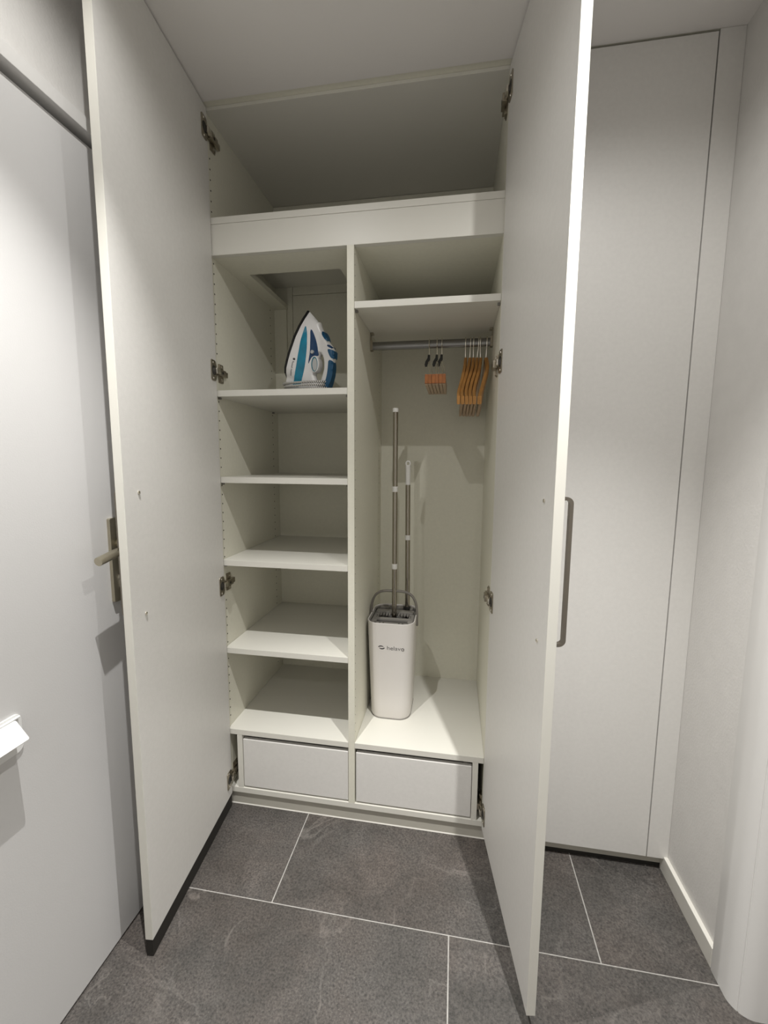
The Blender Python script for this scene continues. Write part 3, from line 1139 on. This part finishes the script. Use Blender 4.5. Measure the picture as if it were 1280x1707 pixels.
rings = [bscale(bring(0.0, 0.006), 1), bring(0.002, 0.002), bring(0.008, 0.0)] + [bring(BH * q, 0) for q in (0.15, 0.3, 0.5, 0.7, 0.85, 0.97)] + [bring(BH - 0.001, 0.0), bring(BH, 0.001), bring(BH - 0.001, 0.0032), bring(BH - 0.05, 0.004), bring(0.2, 0.004), bring(0.012, 0.005)]
loft(bm, rings)
link('bucket_shell', bm, M['bucket'], bk, True)
bm = bmesh.new()
loft(bm, [bring(0.0005, -0.0006), bring(0.0022, -0.0006)])
tag(link('base_rim', bm, M['greyp2'], bk), 'grey base line')
# logo
tl = text_mesh('helavo', 0.0225, 0.0003, thin=0.0002)
ln = max(v.co.x for v in tl.verts)
for v in tl.verts:
    v.co.x = v.co.x / ln * 0.066
slope = math.atan2(0.014, BH)
lm = Matrix.Translation((-0.0105, -0.1094, 0.2840)) @ Matrix.Rotation(PI / 2 + slope, 4, 'X')
bmesh.ops.transform(tl, matrix=lm, verts=tl.verts[:])
sw = bmesh.new()


def crescent(cx, cy, a, b, flip):
    o = [(cx + a * math.cos(q), cy + flip * b * math.sin(q)) for q in [PI * (0.02 + 0.96 * i / 12) for i in range(13)]]
    i_ = [(cx + flip * a * 0.18 + a * 0.86 * math.cos(q), cy + flip * b * 0.42 * math.sin(q)) for q in [PI * (0.98 - 0.96 * i / 12) for i in range(13)]]
    return o + i_


for poly in (crescent(-0.022, 0.0085, 0.0105, 0.0068, 1), crescent(-0.018, 0.0075, 0.0105, 0.0068, -1)):
    prism(sw, poly, -0.0003, 0.0003)
merge(tl, sw, lm)
tag(link('brand_print', tl, M['logo'], bk), 'small dark wordmark with a swirl emblem')
bm = bmesh.new()
box(bm, 0.0705, 0.0722, -0.075, -0.073, 0.035, 0.050)
link('side_notch', bm, M['greyp'], bk)
# wringer insert made of bars with slots
zt = BH - 0.010
bm = bmesh.new()


def ibox(x0, x1, y0, y1, z0, z1, bv=0.0015):
    box(bm, x0, x1, y0, y1, z0, z1, bv)


ibox(-0.066, 0.066, -0.102, -0.064, zt - 0.012, zt - 0.002)
ibox(-0.074, 0.074, -0.040, -0.020, zt - 0.012, zt + 0.001, 0.004)
ibox(-0.080, -0.060, -0.080, 0.070, zt - 0.014, zt - 0.002)
ibox(0.060, 0.080, -0.080, 0.070, zt - 0.014, zt - 0.002)
ibox(-0.076, 0.076, 0.030, 0.064, zt - 0.012, zt + 0.004, 0.004)
ibox(-0.068, -0.030, 0.080, 0.104, zt - 0.012, zt + 0.004)
ibox(0.006, 0.026, 0.085, 0.104, zt - 0.012, zt + 0.004)
ibox(0.056, 0.068, 0.070, 0.104, zt - 0.012, zt + 0.004)
lin = [[(x, y, z) for x, y, z in bring(q, 0.0046)] for q in (BH - 0.0045, zt - 0.03)] + [[(x, y, z) for x, y, z in bring(q, 0.0075)] for q in (zt - 0.03, BH - 0.0060)]
loft(bm, lin + [lin[0]], False, False)
link('wringer_insert', bm, M['greyp2'], bk, True)
tooth = None
for i in range(10):
    x = -0.054 + i * 0.012
    if abs(x) < 0.014:
        continue
    if tooth is None:
        bm = bmesh.new()
        cyl(bm, (0, 0.008, -0.005), (0, 0.025, 0.000), 0.0032, n=8)
        tooth = link('scraper_tooth', bm, M['greyp2'], bk, True, loc=(x, 0, zt))
    else:
        c_ = tooth.copy()
        COL.objects.link(c_)
        c_.location = (x, 0, zt)
dh = None
for (x, y, z) in ((-0.044, -0.074, -0.0014), (-0.030, -0.074, -0.0014), (0.030, -0.074, -0.0014), (0.044, -0.074, -0.0014),
                  (-0.066, 0.002, -0.0014), (-0.066, -0.016, -0.0014), (0.066, 0.002, -0.0014), (0.066, -0.016, -0.0014)):
    if dh is None:
        bm = bmesh.new()
        cyl(bm, (0, 0, -0.001), (0, 0, 0.0), 0.0036, n=10)
        dh = link('drain_hole', bm, M['darkp'], bk, loc=(x, y, zt + z))
    else:
        c_ = dh.copy()
        COL.objects.link(c_)
        c_.location = (x, y, zt + z)
bm = bmesh.new()
loft(bm, [bring(zt - 0.05, 0.008), bring(zt - 0.045, 0.008)])
tag(link('inner_tray', bm, M['darkp'], bk), 'dark inner tray')
# bow handle
bm = bmesh.new()
hp_ = []
for i in range(25):
    q = PI * i / 24
    c_, s_ = math.cos(q), math.sin(q)
    hp_.append((-0.0925 * math.copysign(abs(c_) ** 0.55, c_), 0.004, BH - 0.03 + 0.121 * abs(s_) ** 0.62))
hp_[0] = (-0.0925, 0.004, BH - 0.045)
hp_[-1] = (0.0925, 0.004, BH - 0.045)
tube(bm, hp_, 0.0062, 10, 0.8)
tag(link('bow_handle', bm, M['greyp'], bk, True), 'grey bow handle')

# ------------------------------------------------------------------ mops


def mop(name, label, base, top, r, caps, hook=False):
    """base/top: world points of the pole axis; caps: list of (z0, z1) of white collars"""
    B, Tp = Vector(base), Vector(top)
    root = empty(name, base)
    tag(root, label, 'mop', 'mops standing in the bucket')

    def at(z):
        f = (z - B.z) / (Tp.z - B.z)
        return B + (Tp - B) * f - B
    brk = [B.z] + [q for c_ in caps for q in c_] + [Tp.z]
    brk = sorted(brk)
    ztop = Tp.z
    segs = []
    cur = B.z
    for (a, b) in sorted(caps):
        segs.append((cur, a))
        cur = b
    if cur < ztop - 0.001:
        segs.append((cur, ztop))
    for (a, b) in segs:
        bm = bmesh.new()
        cyl(bm, at(a - 0.002), at(b + 0.002), r, n=24)
        link('pole_section', bm, M['steel'], root, True)
    for (a, b) in caps:
        bm = bmesh.new()
        last = b >= ztop - 0.002
        if not (last and hook):
            tube(bm, [at(a), at(a + 0.001), at(b - 0.001), at(b)], [r * 1.05, r * 1.13, r * 1.13, r * (1.0 if last else 1.05)], 24)
            o = link('end_cap' if last else 'collar', bm, M['cap'], root, True)
            tag(o, 'white plastic end cap' if last else 'white plastic collar')
        else:
            tube(bm, [at(a), at(a + 0.02), at(b - 0.034), at(b - 0.022)], [r * 1.0, r * 0.98, r * 1.0, r * 1.1], 24)
            cc = at(b - 0.012)
            ring = [(cc.x + 0.0082 * math.cos(2 * PI * i / 24), cc.y, cc.z + 0.0095 * math.sin(2 * PI * i / 24)) for i in range(25)]
            tube(bm, ring, 0.0034, 8)
            o = link('hanging_grip', bm, M['cap'], root, True)
            tag(o, 'white grip with a hanging eye')
    # mop head folded down inside the bucket
    return root


m1 = mop('mop', 'taller steel mop pole with white end cap, standing in the middle of the bucket', (0.5806, 0.262, 0.640), (0.5765, 0.270, 1.4915), 0.0098,
         [(0.8715, 0.8925), (1.1750, 1.1960), (1.4765, 1.4915)])
bm = bmesh.new()
cyl(bm, (0, 0, -0.008), (0, 0, 0.004), 0.013, 0.0135, 16)
box(bm, -0.045, 0.045, -0.006, 0.006, -0.250, -0.008, 0.002)
link('mop_head', bm, M['greyp'], m1, True)
m2 = mop('mop', 'shorter steel mop pole with looped white grip, standing at the back of the bucket', (0.6240, 0.345, 0.672), (0.6180, 0.3475, 1.2950), 0.0100,
         [(0.9742, 0.9941), (1.1970, 1.2950)], True)
bm = bmesh.new()
cyl(bm, (0, 0, -0.004), (0, 0, 0.022), 0.013, 0.0125, 16)
cyl(bm, (0, 0, -0.24), (0, 0, -0.004), 0.008, 0.008, 12)
link('mop_socket', bm, M['darkp'], m2, True)

# ------------------------------------------------------------------ hangers
RAILZ = 1.7185 + 0.0148


def catmull(P, n=6):
    o = []
    for i in range(len(P) - 1):
        p0, p1, p2, p3 = P[max(i - 1, 0)], P[i], P[i + 1], P[min(i + 2, len(P) - 1)]
        for k in range(n):
            t_ = k / n
            o.append(tuple(0.5 * ((2 * b) + (-a + c) * t_ + (2 * a - 5 * b + 4 * c - d) * t_ ** 2 + (-a + 3 * b - 3 * c + d) * t_ ** 3) for a, b, c, d in zip(p0, p1, p2, p3)))
    o.append(tuple(P[-1]))
    return o


HANG = [[(0.8314, 0.26, 1.6556), (0.8277, 0.232, 1.6163), (0.818, 0.185, 1.5605), (0.8105, 0.14, 1.5232), (0.8088, 0.1, 1.4997), (0.8098, 0.075, 1.4904)],
        [(0.8463, 0.26, 1.6551), (0.8403, 0.232, 1.616), (0.8283, 0.185, 1.5603), (0.8212, 0.14, 1.523), (0.8205, 0.1, 1.4995), (0.8223, 0.075, 1.4902)],
        [(0.859, 0.26, 1.6548), (0.8545, 0.232, 1.6156), (0.8406, 0.185, 1.56), (0.8344, 0.14, 1.5228), (0.8341, 0.1, 1.4992), (0.8347, 0.075, 1.49)],
        [(0.8717, 0.26, 1.6544), (0.8675, 0.232, 1.6153), (0.8542, 0.185, 1.5597), (0.847, 0.14, 1.5225), (0.8465, 0.1, 1.499), (0.8468, 0.075, 1.4898)],
        [(0.8844, 0.26, 1.654), (0.8799, 0.232, 1.6149), (0.867, 0.185, 1.5594), (0.8602, 0.14, 1.5223), (0.8592, 0.1, 1.4988), (0.8594, 0.075, 1.4896)],
        [(0.9034, 0.26, 1.6534), (0.9065, 0.232, 1.6141), (0.8933, 0.185, 1.5589), (0.8839, 0.14, 1.5218), (0.8784, 0.1, 1.4985), (0.8755, 0.075, 1.4893)]]
REARX = [0.8195, 0.8325, 0.8450, 0.8575, 0.8705, 0.8890]
HLAB = ['wooden clothes hanger, leftmost of the six on the rail', 'wooden clothes hanger, second from the left of the six',
        'wooden clothes hanger, third from the left of the six', 'wooden clothes hanger, third from the right of the six',
        'wooden clothes hanger, second from the right of the six', 'wooden clothes hanger, rightmost of the six, apart from its neighbour by a dark gap']


def hook_pts(x, y, zneck, dx=0.0):
    """wire hook: up from the neck, bowed to one side and over the rail"""
    P = [(x, y, zneck - 0.012), (x + dx * 0.3, y, zneck + 0.006), (x + dx * 0.8, y - 0.006, zneck + 0.026), (x + dx, y - 0.0145, rz - 0.008), (x + dx, y - 0.0155, rz + 0.004)]
    for k in range(1, 8):
        q = PI * k / 8
        P.append((x + dx, y - 0.0155 * math.cos(q) , rz + 0.004 + 0.0135 * math.sin(q)))
    P.append((x + dx, y + 0.0150, rz - 0.002))
    return P


for idx, H in enumerate(HANG):
    x0, y0, z0 = H[0]
    root = empty('wooden_hanger', (x0, 0.265, RAILZ - 0.05))
    tag(root, HLAB[idx], 'hanger', 'wooden hangers on the clothes rail')
    inv_ = Vector((x0, 0.265, RAILZ - 0.05))
    front = catmull([(a, b, c) for a, b, c in H], 5)
    rear = [(x0 + (REARX[idx] - x0) * ((b_ - 0.26) / (0.075 - 0.26)), 0.53 - b_, c) for a, b_, c in front[1:]]
    wdt = 0.0054 if idx < 5 else 0.0064

    def arm(seq, nm, m, zlo=None, lab=None):
        b = bmesh.new()
        rings = []
        for i, p in enumerate(seq):
            p = Vector(p)
            t_ = (Vector(seq[min(i + 1, len(seq) - 1)]) - Vector(seq[max(i - 1, 0)])).normalized()
            X = Vector((1, 0, 0))
            up = t_.cross(X).normalized()
            if up.z < 0:
                up = -up
            f = i / (len(seq) - 1)
            hgt = 0.0115
            r_ = [(-1, -1), (-.6, -1.18), (.6, -1.18), (1, -1), (1, 1), (.6, 1.18), (-.6, 1.18), (-1, 1)]
            rings.append([p - inv_ + X * (a * wdt) + up * (c * hgt) for a, c in r_])
        loft(b, rings)
        o = link(nm, b, m, root, True)
        if lab:
            tag(o, lab)
        return o
    arm(front, 'shoulder_bow', M['wood'])
    arm([(x0, 0.270, z0)] + rear, 'shoulder_bow', M['wood_pale'], lab='paler rear arm')
    b = bmesh.new()
    dx = (-0.002, 0.001, -0.001, 0.004, -0.003, 0.001)[idx]
    tube(b, [Vector(p) - inv_ for p in catmull(hook_pts(x0, 0.265, z0 + 0.012, dx), 3)], 0.0016, 8)
    tag(link('wire_hook', b, M['nickel_hi'], root, True), 'thin steel hook')

SK = [(0.7065, 0.6985), (0.7300, 0.7270), (0.7535, 0.7445)]
SLAB = ['clip hanger with black swivel and reddish wooden clamp, leftmost of three', 'clip hanger with black swivel and reddish wooden clamp, middle of three',
        'clip hanger with black swivel and reddish wooden clamp, rightmost of three']
for idx, (xc, xh) in enumerate(SK):
    root = empty('clamp_hanger', (xh, 0.265, RAILZ - 0.04))
    tag(root, SLAB[idx], 'hanger', 'clip hangers on the clothes rail')
    o_ = Vector((xh, 0.265, RAILZ - 0.04))
    b = bmesh.new()
    tube(b, [Vector(p) - o_ for p in catmull(hook_pts(xh + 0.002, 0.265, 1.679, -0.001), 3)], 0.0015, 8)
    tag(link('wire_hook', b, M['nickel_hi'], root, True), 'thin steel hook')
    # black locking lever, seen as a leaning block with a rounded foot
    b = bmesh.new()
    lev = [(xh + 0.0045, 1.6800), (xh - 0.0035, 1.6800), (xh - 0.0045, 1.6690), (xh - 0.0125, 1.6560), (xh - 0.0150, 1.6450), (xh - 0.0135, 1.6390), (xh - 0.0060, 1.6400), (xh - 0.0040, 1.6480), (xh + 0.0045, 1.6620)]
    prism(b, [(x - o_.x, z - o_.z) for x, z in lev], -0.006, 0.006, Matrix(((1, 0, 0, 0), (0, 0, 1, 0), (0, 1, 0, 0), (0, 0, 0, 1))), 0.0010)
    tag(link('locking_lever', b, M['darkp'], root, True), 'black plastic locking lever')
    # wire frame: an inverted V down to the clamp bars
    b = bmesh.new()
    for s in (-1, 1):
        for sy in (-1, 1):
            P = [(xh + 0.001, 0.265 + sy * 0.004, 1.664), (xh + 0.002 + s * 0.003, 0.265 + sy * 0.006, 1.650), (xc + s * 0.0045, 0.265 + sy * 0.012, 1.625), (xc + s * 0.0050, 0.265 + sy * 0.020, 1.590), (xc + s * 0.0050, 0.265 + sy * 0.020, 1.578)]
            tube(b, [Vector(p) - o_ for p in catmull(P, 3)], 0.0011, 6)
    tag(link('wire_frame', b, M['nickel_hi'], root, True), 'thin steel wire frame')
    for s in (-1, 1):
        xm = xc + s * 0.0057
        b = bmesh.new()
        box(b, xm - 0.0052 - o_.x, xm + 0.0052 - o_.x, 0.132 - o_.y, 0.345 - o_.y, 1.551 - o_.z, 1.584 - o_.z, 0.0012)
        j = link('clamp_bar', b, M['wood_pale'], root)
        b = bmesh.new()
        box(b, xm - 0.0056 - o_.x, xm + 0.0056 - o_.x, 0.1265 - o_.y, 0.150 - o_.y, 1.5545 - o_.z, 1.5850 - o_.z, 0.0010)
        tag(link('clamp_end', b, M['wood_red'], j), 'reddish copper-brown clamp end')
